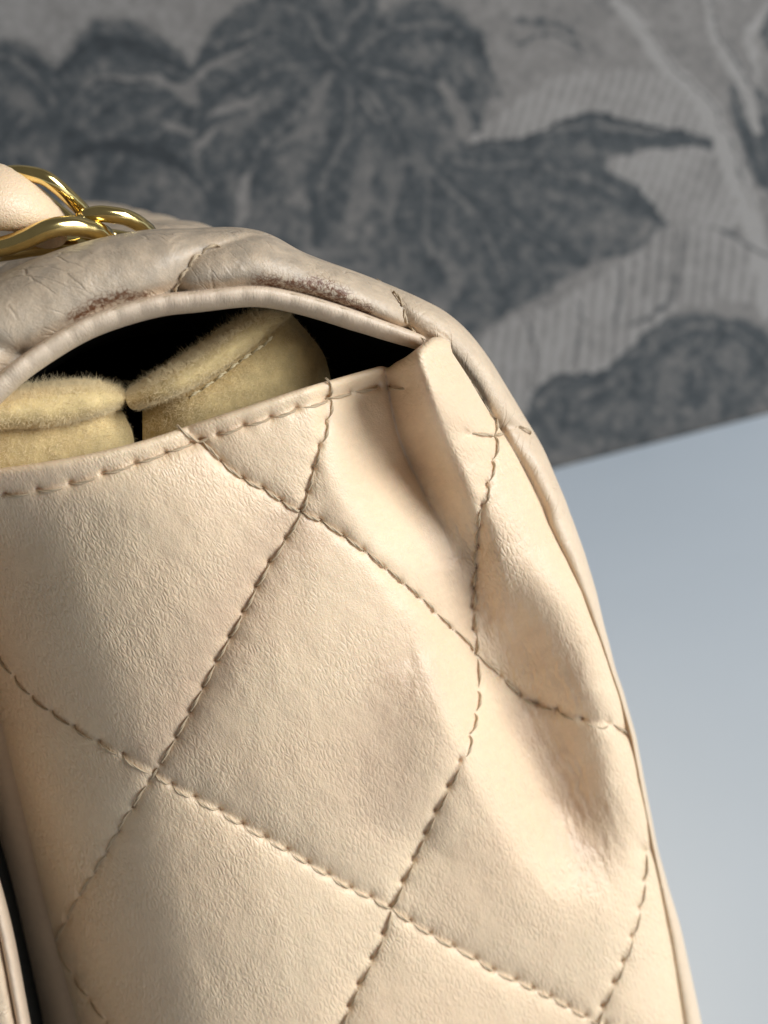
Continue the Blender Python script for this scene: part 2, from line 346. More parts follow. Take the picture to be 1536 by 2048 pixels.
def wallpaper(px, py):
    wx = px+26*fbm(px/70, py/70, 3)+15*fbm(px/15, py/15, 5); wy = py+26*fbm(px/70+9, py/70, 4)+15*fbm(px/15+5, py/15, 6)
    t = .68+.16*fbm(px/120, py/120, 21)+.14*sstep(500, 0, px)*sstep(200, 60, py)-.05*sstep(900, 1200, px)  # background painted lighter upper left, darker right, to offset light falloff
    far = (px < -80) | (px > 1640) | (py < -80) | (py > 1100)
    for P in DARK:
        P2 = [tuple(q) for q in spline(P, n=len(P)*4, closed=True)]
        m = inside(wx, wy, P2); t = np.where(m, .33+.45*fbm(px/46, py/46, 31)+.30*fbm(px/13, py/13, 35), t)
    for k, P in enumerate(FROND):
        Q = spline(P, step=16)
        mm = (px > Q[:, 0].min()-110) & (px < Q[:, 0].max()+110) & (py > Q[:, 1].min()-110) & (py < Q[:, 1].max()+110)
        if not mm.any(): continue
        d, sd, par = polydist(wx[mm], wy[mm], Q)
        L = 16*len(Q); ww = (62 if k < 20 else 50)*np.sin(np.clip(par*.93+.07, 0, 1)*math.pi)**.6
        lf = .5+.5*np.sin((par*L-d*1.1)/15*2*math.pi+2.5*fbm(px[mm]/40, py[mm]/40, 170+k))
        a = 1-sstep(ww*.55, ww*(.80+.35*lf), d)
        tone = .13+.30*lf*(d/60)+.34*np.exp(-(d/5)**2)*(par < .8)+.22*(sd > 0)*sstep(.5, 1.0, d/(ww+1))
        t[mm] += (tone+.35*fbm(px[mm]/15, py[mm]/15, 190+k)-t[mm])*a*.8
    t = t+.30*fbm(px/24, py/24, 160)
    # more foliage beyond what the photograph frames
    r2 = random.Random(5)
    for k in range(150):
        a = r2.uniform(-1900, 3300); b = r2.uniform(-2200, 1300)
        if -150 < a < 1650 and -150 < b < 1000: continue
        an = r2.uniform(0, 6.3); ln = r2.uniform(160, 360); wd = ln*r2.uniform(.25, .45); tone = r2.choice([.14, .16, .18, .85])
        mm = np.nonzero(far & (np.abs(wx-a) < ln) & (np.abs(wy-b) < ln))[0]
        if not len(mm): continue
        X, Yy = wx[mm]-a, wy[mm]-b
        ux = X*math.cos(an)+Yy*math.sin(an); uy = -X*math.sin(an)+Yy*math.cos(an)
        cl = np.abs(uy-.2*wd*np.sin(ux/ln*2))
        m = (np.abs(ux) < ln) & (cl < wd*np.cos(np.clip(ux/ln, -1, 1)*math.pi/2)**.7)
        rb = .5+.5*np.sin((ux*.8+np.abs(uy))/5.0)
        tv = np.where(tone > .5, .62+.3*rb, tone+.25*fbm(px[mm]/30, py[mm]/30, 40+k)+.1*rb)
        tv = np.where(cl < 7, .8-tone*.5, tv)
        t[mm[m]] = tv[m]
    for i, P in enumerate(LEAF):
        P2 = [tuple(q) for q in spline(P, n=len(P)*4, closed=True)]
        m = inside(wx, wy, P2)
        ph = (px*.95+(.10 if i == 2 else .33)*py)/(21 if i != 2 else 23)*2*math.pi
        rb = np.clip(.5+.9*np.sin(ph+3.0*fbm(px/90, py/90, 51)), 0, 1)
        t = np.where(m, .82+.40*fbm(px/110, py/110, 52)+.34*(rb-.5)+.2*fbm(px/18, py/18, 58), t)
    def stroke(P, w, tone, k):
        nonlocal t
        Q = spline(P, step=22) if len(P) > 2 else np.array(P)
        x0, x1, y0, y1 = Q[:, 0].min()-w-30, Q[:, 0].max()+w+30, Q[:, 1].min()-w-30, Q[:, 1].max()+w+30
        mm = (px > x0) & (px < x1) & (py > y0) & (py < y1)
        if not mm.any(): return
        d, s, par = polydist(wx[mm], wy[mm], Q)
        ww = w*.5*(1-.45*np.abs(par*2-1)**2)
        a = 1-sstep(ww*.7, ww*1.25, d)
        tt = t[mm]; t[mm] = tt+(tone+.22*fbm(px[mm]/16, py[mm]/16, 60+k)-tt)*a
    for k, (P, w, tone) in enumerate(STROKE): stroke(P, w*(.75 if k < len(STROKE)-3 else 1.15), tone*.72 if k < len(STROKE)-3 else tone*1.05, k)
    for k, (P, w, tone) in enumerate(DSTROKE): stroke(P, w, tone, 99+k)
    t = t+.42*fbm(px/11, py/11, 71, 3)
    return np.clip(t, 0, 1.15)
def wall():
    base = pa
    U0w, U1w, Z0, Z1 = -.9, 1.1, -.6, 1.2
    vis = [ray(np.array([x]), np.array([y]))[0] for x, y in ((-60, -60), (1600, -60), (1600, 1000), (-60, 1000))]
    uu, zz = [], []
    for d in vis:
        t = ((base-C_)@wn)/(d@wn); p = C_+t*d; uu.append((p-base)@wdir); zz.append(p[2])
    u0, u1, z0, z1 = min(uu), max(uu), max(Z0, min(zz)), max(zz)
    gu = np.concatenate([np.arange(U0w, u0, .006), np.arange(u0, u1, .00075), np.arange(u1, U1w+.006, .006)])
    gz = np.concatenate([np.arange(Z0, -.005, .02), np.arange(-.005, z1, .00075), np.arange(z1, Z1, .006)])
    A, B = np.meshgrid(gu, gz)
    P = base+A[..., None]*wdir+B[..., None]*np.array([0, 0, 1.0]); P[..., 2] = B
    q = P-C_; zc = q@F_
    px, py = 768+FPX*(q@R_)/zc, 1024-FPX*(q@U_)/zc
    t = wallpaper(px.ravel().copy(), py.ravel().copy())
    me = mesh_np('wall', P, grid_faces(*A.shape)[:, ::-1])
    attr(me, 'tone', t)
    m, nt, b, N, Lk = newmat('mural_paper')
    a = N.new('ShaderNodeAttribute'); a.attribute_name = 'tone'
    cr = N.new('ShaderNodeValToRGB'); Lk.new(a.outputs['Fac'], cr.inputs[0])
    e = cr.color_ramp.elements; e[0].position = 0; e[0].color = (.044, .049, .053, 1); e[1].position = 1; e[1].color = (.29, .275, .26, 1)
    k = e.new(.22); k.color = (.069, .076, .080, 1)
    k = e.new(.62); k.color = (.195, .183, .172, 1)
    tc = N.new('ShaderNodeTexCoord'); n = N.new('ShaderNodeTexNoise'); n.inputs['Scale'].default_value = 900; n.inputs['Detail'].default_value = 3
    Lk.new(tc.outputs['Object'], n.inputs['Vector'])
    mr = N.new('ShaderNodeMapRange'); mr.inputs[3].default_value = .8; mr.inputs[4].default_value = 1.2; Lk.new(n.outputs[0], mr.inputs[0])
    mx = N.new('ShaderNodeMix'); mx.data_type = 'RGBA'; mx.blend_type = 'MULTIPLY'; mx.inputs[0].default_value = 1
    Lk.new(cr.outputs[0], mx.inputs[6]); Lk.new(mr.outputs[0], mx.inputs[7]); Lk.new(mx.outputs[2], b.inputs['Base Color'])
    b.inputs['Roughness'].default_value = .85; b.inputs['Specular IOR Level'].default_value = .2
    o = obj('wall', me, m); o['kind'] = 'structure'
wall()

# ------------------------------------------------------------------ handbag
bag = empty('handbag', (0, .1, 0))
bag['label'] = 'cream quilted leather handbag with gaping side, rubbed flap and gold chain strap'
bag['category'] = 'handbag'
bag_inv = Matrix.Translation((0, -.1, 0))
def part(name, me, mat, parent=bag):
    o = obj(name, me, mat, parent)
    w = Matrix.Identity(4)
    if parent is bag: o.matrix_parent_inverse = bag_inv
    return o
MM = .001

# quilting lines on the side panel, one point per needle hole (photo pixels)
L1 = [(-60,993),(8,985),(75,976),(140,964),(205,945),(270,925),(330,905),(385,886),(435,867),(487,849),(540,833),(592,815),(648,797),(700,784),(756,771)]
L2 = [(352,846),(400,880),(440,920),(485,955),(525,975),(560,1000),(600,1022),(640,1040),(685,1070),(725,1100),(765,1135),(800,1165),(835,1195),(865,1225),(902,1258),(945,1302),(1000,1352),(1040,1388),(1075,1405),(1115,1416),(1165,1436),(1215,1446),(1250,1466)]
L3 = [(650,755),(653,795),(650,842),(637,890),(625,935),(613,982),(600,1022),(570,1076),(538,1122),(511,1172),(485,1222),(459,1272),(432,1320),(407,1372),(380,1422),(353,1472),(322,1525),(298,1562),(268,1612),(240,1660),(215,1705),(190,1747),(161,1792),(136,1840),(112,1885)]
L4 = [(-30,1268),(0,1310),(30,1350),(65,1390),(105,1420),(150,1450),(200,1480),(248,1506),(310,1542),(345,1566),(390,1591),(440,1617),(485,1645),(530,1671),(575,1697),(615,1723),(655,1746),(700,1773),(740,1791),(780,1812),(820,1840),(860,1865),(905,1890),(950,1915),(985,1938),(1030,1957),(1065,1975),(1100,1991),(1135,2011),(1170,2030),(1210,2048),(1252,2072),(1300,2098)]
L5 = [(985,828),(988,872),(983,922),(971,968),(963,1010),(960,1052),(957,1092),(954,1132),(948,1172),(945,1215),(946,1260),(950,1308),(955,1380),(949,1426),(937,1470),(918,1520),(895,1570),(870,1620),(850,1665),(825,1716),(804,1760),(780,1812),(765,1866),(742,1915),(716,1965),(697,2010),(678,2056),(655,2105)]
L6 = [(1286,1700),(1285,1760),(1275,1815),(1260,1870),(1243,1920),(1225,1962),(1203,2010),(1186,2055)]
L7 = [(778,772),(812,777)]
L8 = [(932,867),(985,872),(1003,869)]
L9 = [(112,1885),(148,1950),(180,1993),(214,2040),(250,2090)]
QL = [L2, L3, L4, L5, L6, L8, L9]
QS = [spline(l, step=14) for l in QL]
L1S = spline(L1, step=14)
HOLES = np.vstack([np.array(l, float) for l in QL+[L1, L7]])

LEFT = [(-150,975),(-105,1120),(-55,1280),(0,1440),(50,1640),(100,1845),(155,2048),(182,2150),(250,2400),(330,2700),(400,2960)]
RIGHT = [(905,706),(935,752),(965,802),(992,846),(1022,893),(1060,962),(1098,1040),(1138,1120),(1172,1195),(1207,1285),(1242,1385),(1268,1475),(1284,1560),(1300,1640),(1316,1720),(1331,1795),(1346,1875),(1360,1960),(1374,2048),(1390,2150),(1432,2400),(1485,2700),(1530,2960)]
LA_, RA_ = np.array(LEFT, float), np.array(RIGHT, float)
VAL = spline([(765,700),(775,770),(800,880),(850,990),(905,1100),(940,1190),(955,1290)], step=14)
DENT = spline([(950,1130),(965,1230),(1000,1340),(1040,1440),(1090,1540),(1150,1650),(1205,1760),(1235,1850)], step=14)
CREST = spline([(1075,1010),(1130,1110),(1185,1230),(1215,1340),(1225,1450),(1220,1560),(1225,1680)], step=14)
RIDGE = spline([(850,1300),(895,1400),(908,1490),(885,1590),(840,1690)], step=14)
TAB = spline([(815,590),(850,680),(882,770),(907,850),(925,930)], step=14)

def gY(px, py):
    """depth (m) of the side panel at a photo pixel; negative bulges towards the camera"""
    px = np.asarray(px, float); py = np.asarray(py, float)
    lx = np.interp(py, LA_[:, 1], LA_[:, 0]); rx = np.interp(py, RA_[:, 1], RA_[:, 0])
    u = (px-lx)/(rx-lx)
    y = 17*np.clip((.50-u)/.50, 0, 1.3)**2.1+15*np.clip((.22-u)/.22, 0, 1.3)**2*sstep(930, 1120, py)
    y *= .45+.55*sstep(900, 1100, py)
    y += 7.0*np.clip((u-.88)/.12, 0, 1.2)**2.2
    dmin = np.full(px.shape, 1e9); prod = np.ones(px.shape)
    for k, q in enumerate(QS):
        d = polydist(px, py, q)[0]
        dmin = np.minimum(dmin, d); prod = prod*(1-np.exp(-(d/105)))
    d1 = polydist(px, py, L1S)[0]
    y -= 2.3*prod + .42*(1-np.exp(-dmin/12))
    y -= .7*(1-np.exp(-d1/13)) + .3*(1-np.exp(-d1/40))
    # deep fold beside the tucked rear corner
    d, s, t = polydist(px, py, VAL)
    dep = np.interp(t, [0, .15, .35, .6, 1], [7, 8.6, 9.2, 6.0, 0])
    wdt = np.where(s > 0, 170, np.interp(t, [0, .3, .7, 1], [78, 100, 100, 60]))
    y += dep*(.5+.5*np.cos(math.pi*np.clip(d/wdt, 0, 1)))
    y += 2.6*(1-sstep(.2, .75, t))*np.exp(-d/15)
    # rear corner pushed out in a roll
    d, s, t = polydist(px, py, TAB)
    y -= 4.2*(1-sstep(.55, 1, t))*np.exp(-(d/112)**2)
    # slanting dent and the sharp crest to its right
    d, s, t = polydist(px, py, DENT)
    wdt = np.where(s > 0, 150, np.interp(t, [0, .3, .6, .85, 1], [150, 205, 175, 110, 60]))
    y += 8.5*sstep(-.1, .3, t)*sstep(1.02, .6, t)*(.5+.5*np.cos(math.pi*np.clip(d/wdt, 0, 1)))
    d, s, t = polydist(px, py, CREST)
    y -= 2.4*sstep(0, .3, t)*sstep(1, .55, t)*np.exp(-(d/np.where(s > 0, 75, 32))**1.7)
    d, s, t = polydist(px, py, RIDGE)
    y -= 2.6*np.sin(np.clip(t, 0, 1)*math.pi)*np.exp(-(d/110)**2)
    d, s, t = polydist(px, py, DENT)
    sd = d*s
    y += 1.1*(np.abs(fbm(sd/20+3*fbm(px/60, py/60, 203), t*5, 201))-.1)*np.exp(-(d/140)**2)*sstep(0, .2, t)*sstep(1, .8, t)
    d, s, t = polydist(px, py, VAL)
    y += .95*(np.abs(fbm(d*s/18+2*fbm(px/50, py/50, 213), t*4, 211))-.1)*np.exp(-(d/90)**2)*(s < 0)*sstep(.25, .5, t)
    # needle holes pull the skin in
    pit = np.zeros(px.shape)
    for hx, hy in HOLES:
        m = (np.abs(px-hx) < 40) & (np.abs(py-hy) < 40)
        if m.any():
            r = np.hypot(px[m]-hx, py[m]-hy)
            pit[m] = np.maximum(pit[m], .50*np.exp(-(r/5.5)**2)+.30*np.exp(-(r/17)**1.4))
    y += pit
    y += .55*fbm(px/170, py/170, 81)+.22*fbm(px/40, py/40, 85)
    return y*MM

def gusset():
    TOP = spline([(-150,975),(-60,962),(0,950),(100,935),(200,916),(300,890),(400,857),(500,824),(600,791),(680,768),(740,751),(766,745),(784,750),(812,738),(842,716),(866,698),(886,696),(905,706)], n=330)
    rows = np.concatenate([np.linspace(0, .60, 260), np.linspace(.60, 1, 40)[1:]])
    nv = len(rows)
    def side(P):
        q = spline(P, n=1200); return np.stack([np.interp(rows, np.linspace(0, 1, 1200), q[:, k]) for k in (0, 1)], 1)
    Lc, Rc = side(LEFT), side(RIGHT)
    nu = len(TOP); u = np.linspace(0, 1, nu)
    BOT = Lc[-1]+(Rc[-1]-Lc[-1])*u[:, None]
    v = rows[:, None, None]; U = u[None, :, None]
    G = (1-v)*TOP[None]+v*BOT[None]+(1-U)*Lc[:, None]+U*Rc[:, None] - ((1-U)*(1-v)*TOP[0]+U*(1-v)*TOP[-1]+(1-U)*v*BOT[0]+U*v*BOT[-1])
    px, py = G[..., 0], G[..., 1]
    Y = gY(px.ravel(), py.ravel()).reshape(px.shape)
    P = unproj(px, py, Y)
    P[..., 2] = np.where(P[..., 2] < .004, .004-.0, P[..., 2]) if False else P[..., 2]
    # rolled top edge: back over the rim and down the inside
    ro = []
    e = np.array([-.232, -.973]); r = (13+9*sstep(770, 800, TOP[:, 0]))[:, None]; dr = 1.1+1.5*sstep(770, 800, TOP[:, 0])
    for th in (200, 180, 150, 120, 90, 60, 30):
        a = rad(th); off = r*math.sin(a)
        pp = TOP+e*off if th <= 180 else TOP-e*25
        yy = gY(TOP[:, 0], TOP[:, 1])+dr*MM*(1-math.cos(a))+(1.5*MM if th > 180 else 0)
        ro.append(unproj(pp[:, 0], pp[:, 1], yy))
    V = np.vstack([np.array(ro), P])
    # flatten anything at the table
    V[..., 2] = np.maximum(V[..., 2], .0012)
    me = mesh_np('gusset', V, grid_faces(*V.shape[:2])[:, ::-1])
    # grain coordinates in mm, direction turning across the panel
    gx, gy_ = np.vstack([np.repeat(TOP[None, :, 0], 7, 0), px]), np.vstack([np.repeat(TOP[None, :, 1], 7, 0)-np.arange(7, 0, -1)[:, None]*8, py])
    k = .064; c, s_ = .93, .37
    bend = 34*np.sin(gy_/420.+gx/500.)+46*np.sin(gx/330.+.6)
    gc = np.stack([(gx*c-gy_*s_+bend)*k, (gx*s_+gy_*c)*k, np.zeros_like(gx)], -1)
    attr_v(me, 'gc', gc.reshape(-1, 3))
    # the fold and the piped rim are stretched smooth, dent slopes are wrinkled
    x, y = gx.ravel(), gy_.ravel()
    dv, sv, tv = polydist(x, y, VAL)
    dd, sd, td = polydist(x, y, DENT)
    gr = 1.0-.75*np.exp(-(dv/110)**2)*(sv > 0)-.3*sstep(900, 760, y)*(x < 770)+.35*((x > 800) & (y < 950))
    gr += .9*np.exp(-(dd/100)**2)+.9*sstep(420, 0, x)*sstep(960, 1040, y)+.3*sstep(1500, 1900, y)
    gr = gr-.45*((x > 640) & (y < 1250) & (x < 900))
    attr(me, 'grain', np.clip(gr, .12, 1.9)); attr(me, 'wear', np.zeros(len(x)))
    sg = np.zeros(len(x))  # browner tone along quilting, fold, dent slopes, lower centre and left edge
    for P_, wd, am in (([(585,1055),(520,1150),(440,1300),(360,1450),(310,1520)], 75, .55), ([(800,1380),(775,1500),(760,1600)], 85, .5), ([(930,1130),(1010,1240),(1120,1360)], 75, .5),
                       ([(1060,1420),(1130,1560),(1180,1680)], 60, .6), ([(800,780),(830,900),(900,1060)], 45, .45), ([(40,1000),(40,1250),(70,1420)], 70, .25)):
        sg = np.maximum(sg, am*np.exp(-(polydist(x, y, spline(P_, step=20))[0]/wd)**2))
    attr(me, 'tone_patch', sg)
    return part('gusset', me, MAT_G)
GUS = gusset()

# ---- stitches: one twisted two-ply thread mesh, shared
def cord_mesh():
    V, Fc = [], []
    n, sides = 11, 5
    for ply in (0, 1):
        b = len(V)
        for i in range(n):
            x = i/(n-1); a = ply*math.pi+x*2.1*math.pi
            lift = math.sin(math.pi*x)**.6
            cy, cz = .11*math.cos(a), .11*math.sin(a)
            for j in range(sides):
                t = 2*math.pi*j/sides; rr = .155*(.40+.60*lift)
                V.append((x, cy+rr*math.cos(t), cz+rr*math.sin(t)+(-.80+1.05*lift)))
        for i in range(n-1):
            for j in range(sides):
                k = (j+1) % sides
                Fc.append((b+i*sides+j, b+i*sides+k, b+(i+1)*sides+k, b+(i+1)*sides+j))
    me = bpy.data.meshes.new('stitch'); me.from_pydata(V, [], Fc); me.polygons.foreach_set('use_smooth', [True]*len(Fc)); me.update()
    return me
CORD = cord_mesh(); CORD.materials.append(MAT_THR)
CORDF = cord_mesh(); CORDF.materials.append(MAT_THF)
def put_stitch(A, B, N, parent, thick=.00052, me=CORD, lift=0.0):
    A, B, N = (np.asarray(v, float) for v in (A, B, N))
    x = B-A; L = np.linalg.norm(x); x /= L
    N = N-(N@x)*x; N /= np.linalg.norm(N); y = np.cross(N, x)
    th = thick*random.uniform(.9, 1.12)
    A = A+N*lift
    m = Matrix(((x[0]*L, y[0]*th, N[0]*th, A[0]), (x[1]*L, y[1]*th, N[1]*th, A[1]), (x[2]*L, y[2]*th, N[2]*th, A[2]), (0, 0, 0, 1)))
    o = bpy.data.objects.new('stitch', me); COL.objects.link(o); o.parent = parent
    o.matrix_parent_inverse = Matrix.Identity(4)
    o.matrix_basis = (bag_inv.inverted() @ Matrix.Translation((0, -.1, 0))) @ m if False else m
    return o
def gpoint(p):
    x, y = np.array([p[0]]), np.array([p[1]]); return unproj(x, y, gY(x, y))[0]
def gnormal(p):
    e = 9.0
    xs = np.array([p[0]+e, p[0]-e, p[0], p[0]]); ys = np.array([p[1], p[1], p[1]+e, p[1]-e])
    Q = unproj(xs, ys, gY(xs, ys)); n = np.cross(Q[0]-Q[1], Q[2]-Q[3]); n /= np.linalg.norm(n)
    return n if n@(C_-Q[0]) > 0 else -n
for ln in QL+[L1, L7]:
    for a, b in zip(ln[:-1], ln[1:]):
        a, b = np.array(a, float), np.array(b, float)
        mid = (a+b)/2
        jit = np.array([random.uniform(-2, 2), random.uniform(-2, 2)])
        A, B = gpoint(a), gpoint(b); N = gnormal(mid)
        Mp = gpoint(mid)
        up = (Mp-(A+B)/2)@N
        put_stitch(A, B, N, GUS, thick=.00082, lift=max(0.0002, min(up, .0018))+.00016)

# ---- flap and back panel: one skin that arches over the mouth and runs down the back
# seam points: x, y, width to the visible crest (px), depth of the near edge (mm), depth of the roll (mm)
SEAM = [(120,2500,70,12,7),(56,2150,75,12,7),(30,2010,75,13,7),(-2,1850,75,14,7),(-46,1700,75,15,7),(-120,1500,85,16,8),(-170,1300,95,16,9),(-190,1120,115,13,10),(-160,970,140,7,11),(-88,846,165,1,11),
 (0,751,182,-1,12),(87,686,162,-1,12),(182,634,148,-1,12),(301,597,136,-1,12),(396,585,128,-1,12),(506,575,116,-1,12),(592,588,84,-.5,11),(700,620,76,0,10),(782,651,74,.5,10),(828,668,70,1,9),
 (860,682,66,2,9),(895,706,60,3,8),(932,748,56,4,8),(967,801,54,4.5,8),(1000,858,55,5,8),(1040,922,53,5.5,7),(1075,986,46,6,7),(1110,1052,40,6.5,7),(1145,1127,34,7,7),(1170,1187,27,7,7),
 (1192,1262,12,7,7),(1215,1372,5,7,7),(1238,1470,4,7,7),(1255,1560,4,7,7),(1272,1640,5,7,7),(1294,1720,9,7,7),(1320,1800,18,7,7),(1342,1880,22,7,7),(1357,1960,26,7,7),(1372,2048,32,7,7),(1388,2150,34,7,7),(1430,2400,36,7,7),(1484,2700,38,7,7),(1530,2960,40,7,7)]
SQ = spline(SEAM, n=760)
_i = np.argmin(np.hypot(SQ[:, 0]-890, SQ[:, 1]-702))
_x, _y = SQ[_i:, 0].copy(), SQ[_i:, 1].copy()
_xr = np.interp(_y, RA_[:, 1], RA_[:, 0])
_g = gY(_xr-7, _y)/MM
_g = np.convolve(np.pad(_g, 12, 'edge'), np.ones(25)/25, 'valid')
_w = sstep(0, 60, np.arange(len(_x)))
SQ[_i:, 3] = SQ[_i:, 3]*(1-_w)+(_g+.1)*_w
_b = sstep(1000, 1060, _y)
_vis = np.interp(_y, [1000, 1060, 1130, 1190, 1260, 1340, 1700, 1780, 1850, 2048, 2400, 3000], [46, 42, 33, 24, 13, 5, 4, 10, 18, 29, 34, 38])
SQ[_i:, 0] = _x*(1-_b)+(_xr-8)*_b
SQ[_i:, 2] = SQ[_i:, 2]*(1-_b)+(_vis+8)*_b
def flap():
    n = len(SQ); p = SQ[:, :2]; w = SQ[:, 2]; Y0 = SQ[:, 3]; dp = SQ[:, 4]
    T = np.gradient(p, axis=0); T /= np.linalg.norm(T, axis=1)[:, None]
    k = np.ones(15)/15
    Tp = np.vstack([np.repeat(T[:1], 7, 0), T, np.repeat(T[-1:], 7, 0)])
    T = np.stack([np.convolve(Tp[:, i], k, 'valid') for i in (0, 1)], 1); T /= np.linalg.norm(T, axis=1)[:, None]
    nn = np.stack([T[:, 1], -T[:, 0]], 1)          # outwards (left of travel up, over, down)
    rows, rowpx = [], []
    ph = np.concatenate([np.linspace(0, 90, 34)])
    base = None
    arc = np.concatenate([[0], np.cumsum(np.hypot(*np.diff(p, axis=0).T))])*.064     # mm along the seam
    pads = fbm(arc/9, arc*0+.3, 7)
    grooves = [spline([(350,598),(358,562),(374,537),(398,512),(440,492),(500,470)], step=10), spline([(752,552),(790,590),(812,634),(826,668)], step=10), spline([(1000,858),(1030,852),(1062,868)], step=10), spline([(-20,690),(20,700),(50,712)], step=10)]
    q = p-nn*15
    rows.append(unproj(q[:, 0], q[:, 1], (Y0+.9)*MM)); rowpx.append(q)
    for a in ph:
        ar = rad(a)
        off = w*(math.sin(ar)**.85)
        q = p+nn*off[:, None]
        Y = Y0+dp*(1-math.cos(ar)**.8)-1.2*math.sin(2*ar)
        # gentle wobble of the padding, pull of the seam stitches at the start
        Y = Y+.5*fbm(q[:, 0]/80, q[:, 1]/80, 91)+(.4+1.2*(np.arange(n) < _i-12))*math.exp(-(a/6)**2)
        for g in grooves:
            d = polydist(q[:, 0], q[:, 1], g)[0]
            Y = Y+1.1*np.exp(-(d/9))+.9*np.exp(-(d/34)**2)
        rows.append(unproj(q[:, 0], q[:, 1], Y*MM)); rowpx.append(q)
    last = rows[-1]
    # outward direction in the X-Z plane
    q = rowpx[-1]; o2 = unproj(q[:, 0]+nn[:, 0]*10, q[:, 1]+nn[:, 1]*10, last[:, 1]); nx = o2-last; nx /= np.linalg.norm(nx, axis=1)[:, None]
    topness = np.clip(nx[:, 2], 0, 1)
    for dy in np.concatenate([np.arange(1.0, 40, 1.0), np.arange(40, 205, 2.5)]):
        dia = np.minimum(np.abs(((arc+dy)/38) % 1-.5), np.abs(((arc-dy+9)/38) % 1-.5))*38
        puff = 2.4*(1-np.exp(-dia/6))-2.0
        sag = -5.0*sstep(2, 15, dy)*topness+4.2*sstep(18, 34, dy)*topness
        edge = -9*sstep(188, 205, dy)**2
        dsp = puff*sstep(0, 14, dy)+sag+edge-.0
        Pk = last+nx*(dsp*MM)[:, None]; Pk[:, 1] = last[:, 1]+dy*MM
        rows.append(Pk); rowpx.append(rowpx[-1])
    V = np.array(rows); V[..., 2] = np.maximum(V[..., 2], .0012)
    me = mesh_np('flap', V, grid_faces(*V.shape[:2]))
    gx = np.broadcast_to(arc[None], V.shape[:2]); d = np.linalg.norm(np.diff(V, axis=0), axis=2)
    gv = np.vstack([np.zeros((1, n)), np.cumsum(d, 0)])/MM
    c, s = math.cos(rad(35)), math.sin(rad(35))
    attr_v(me, 'gc', np.stack([gx*c+gv*s, -gx*s+gv*c, np.full_like(gv, 3.)], -1).reshape(-1, 3))
    X, Yp = proj(V); 
    sc = np.zeros(V.shape[:2])
    for P_, wd in (([(150,632),(200,606),(250,590)], 17), ([(225,598),(290,588)], 10), ([(520,562),(590,572),(660,592),(730,622)], 18), ([(600,568),(640,566),(690,588)], 15)):
        dd = polydist(X.ravel(), Yp.ravel(), spline(P_, step=10))[0].reshape(X.shape)
        sc = np.maximum(sc, np.exp(-(dd/wd)**2))
    sc[40:] = 0
    attr(me, 'wear', sc); attr(me, 'grain', np.full(sc.size, .55))
    pa_ = np.interp(np.arange(n), [0, 150, np.argmin(np.hypot(p[:, 0]-560, p[:, 1]-580)), np.argmin(np.hypot(p[:, 0]-800, p[:, 1]-655)), np.argmin(np.hypot(p[:, 0]-1040, p[:, 1]-922)), n], [.1, .6, 1.0, .6, .12, .0])  # grime on the flap top; fade to the right also paints in stronger light
    attr(me, 'tone_patch', (pa_[None]*np.ones((V.shape[0], 1))).ravel())
    o = part('flap', me, MAT_F)
    return o, V, arc, nx
FLAP, FV, FARC, FNX = flap()
FPX_, FPY_ = proj(FV[:37])
def flap_at(p):
    d = (FPX_-p[0])**2+(FPY_-p[1])**2; i, j = np.unravel_index(np.argmin(d), d.shape)
    i = min(max(i, 1), 34); j = min(max(j, 1), FV.shape[1]-2)
    nrm = np.cross(FV[i, j+1]-FV[i, j-1], FV[i+1, j]-FV[i-1, j]); nrm /= np.linalg.norm(nrm)
    if nrm@(C_-FV[i, j]) < 0: nrm = -nrm
    return FV[i, j], nrm
for ln in ([(356,586),(362,560),(378,534),(402,510),(440,492)], [(758,556),(786,584),(806,618),(818,648),(826,668)], [(1004,856),(1036,853),(1060,868)]):
    for a, b in zip(ln[:-1], ln[1:]):
        A, n1 = flap_at(a); B, n2 = flap_at(b); put_stitch(A, B, n1+n2, FLAP, thick=.0009, lift=.0005)

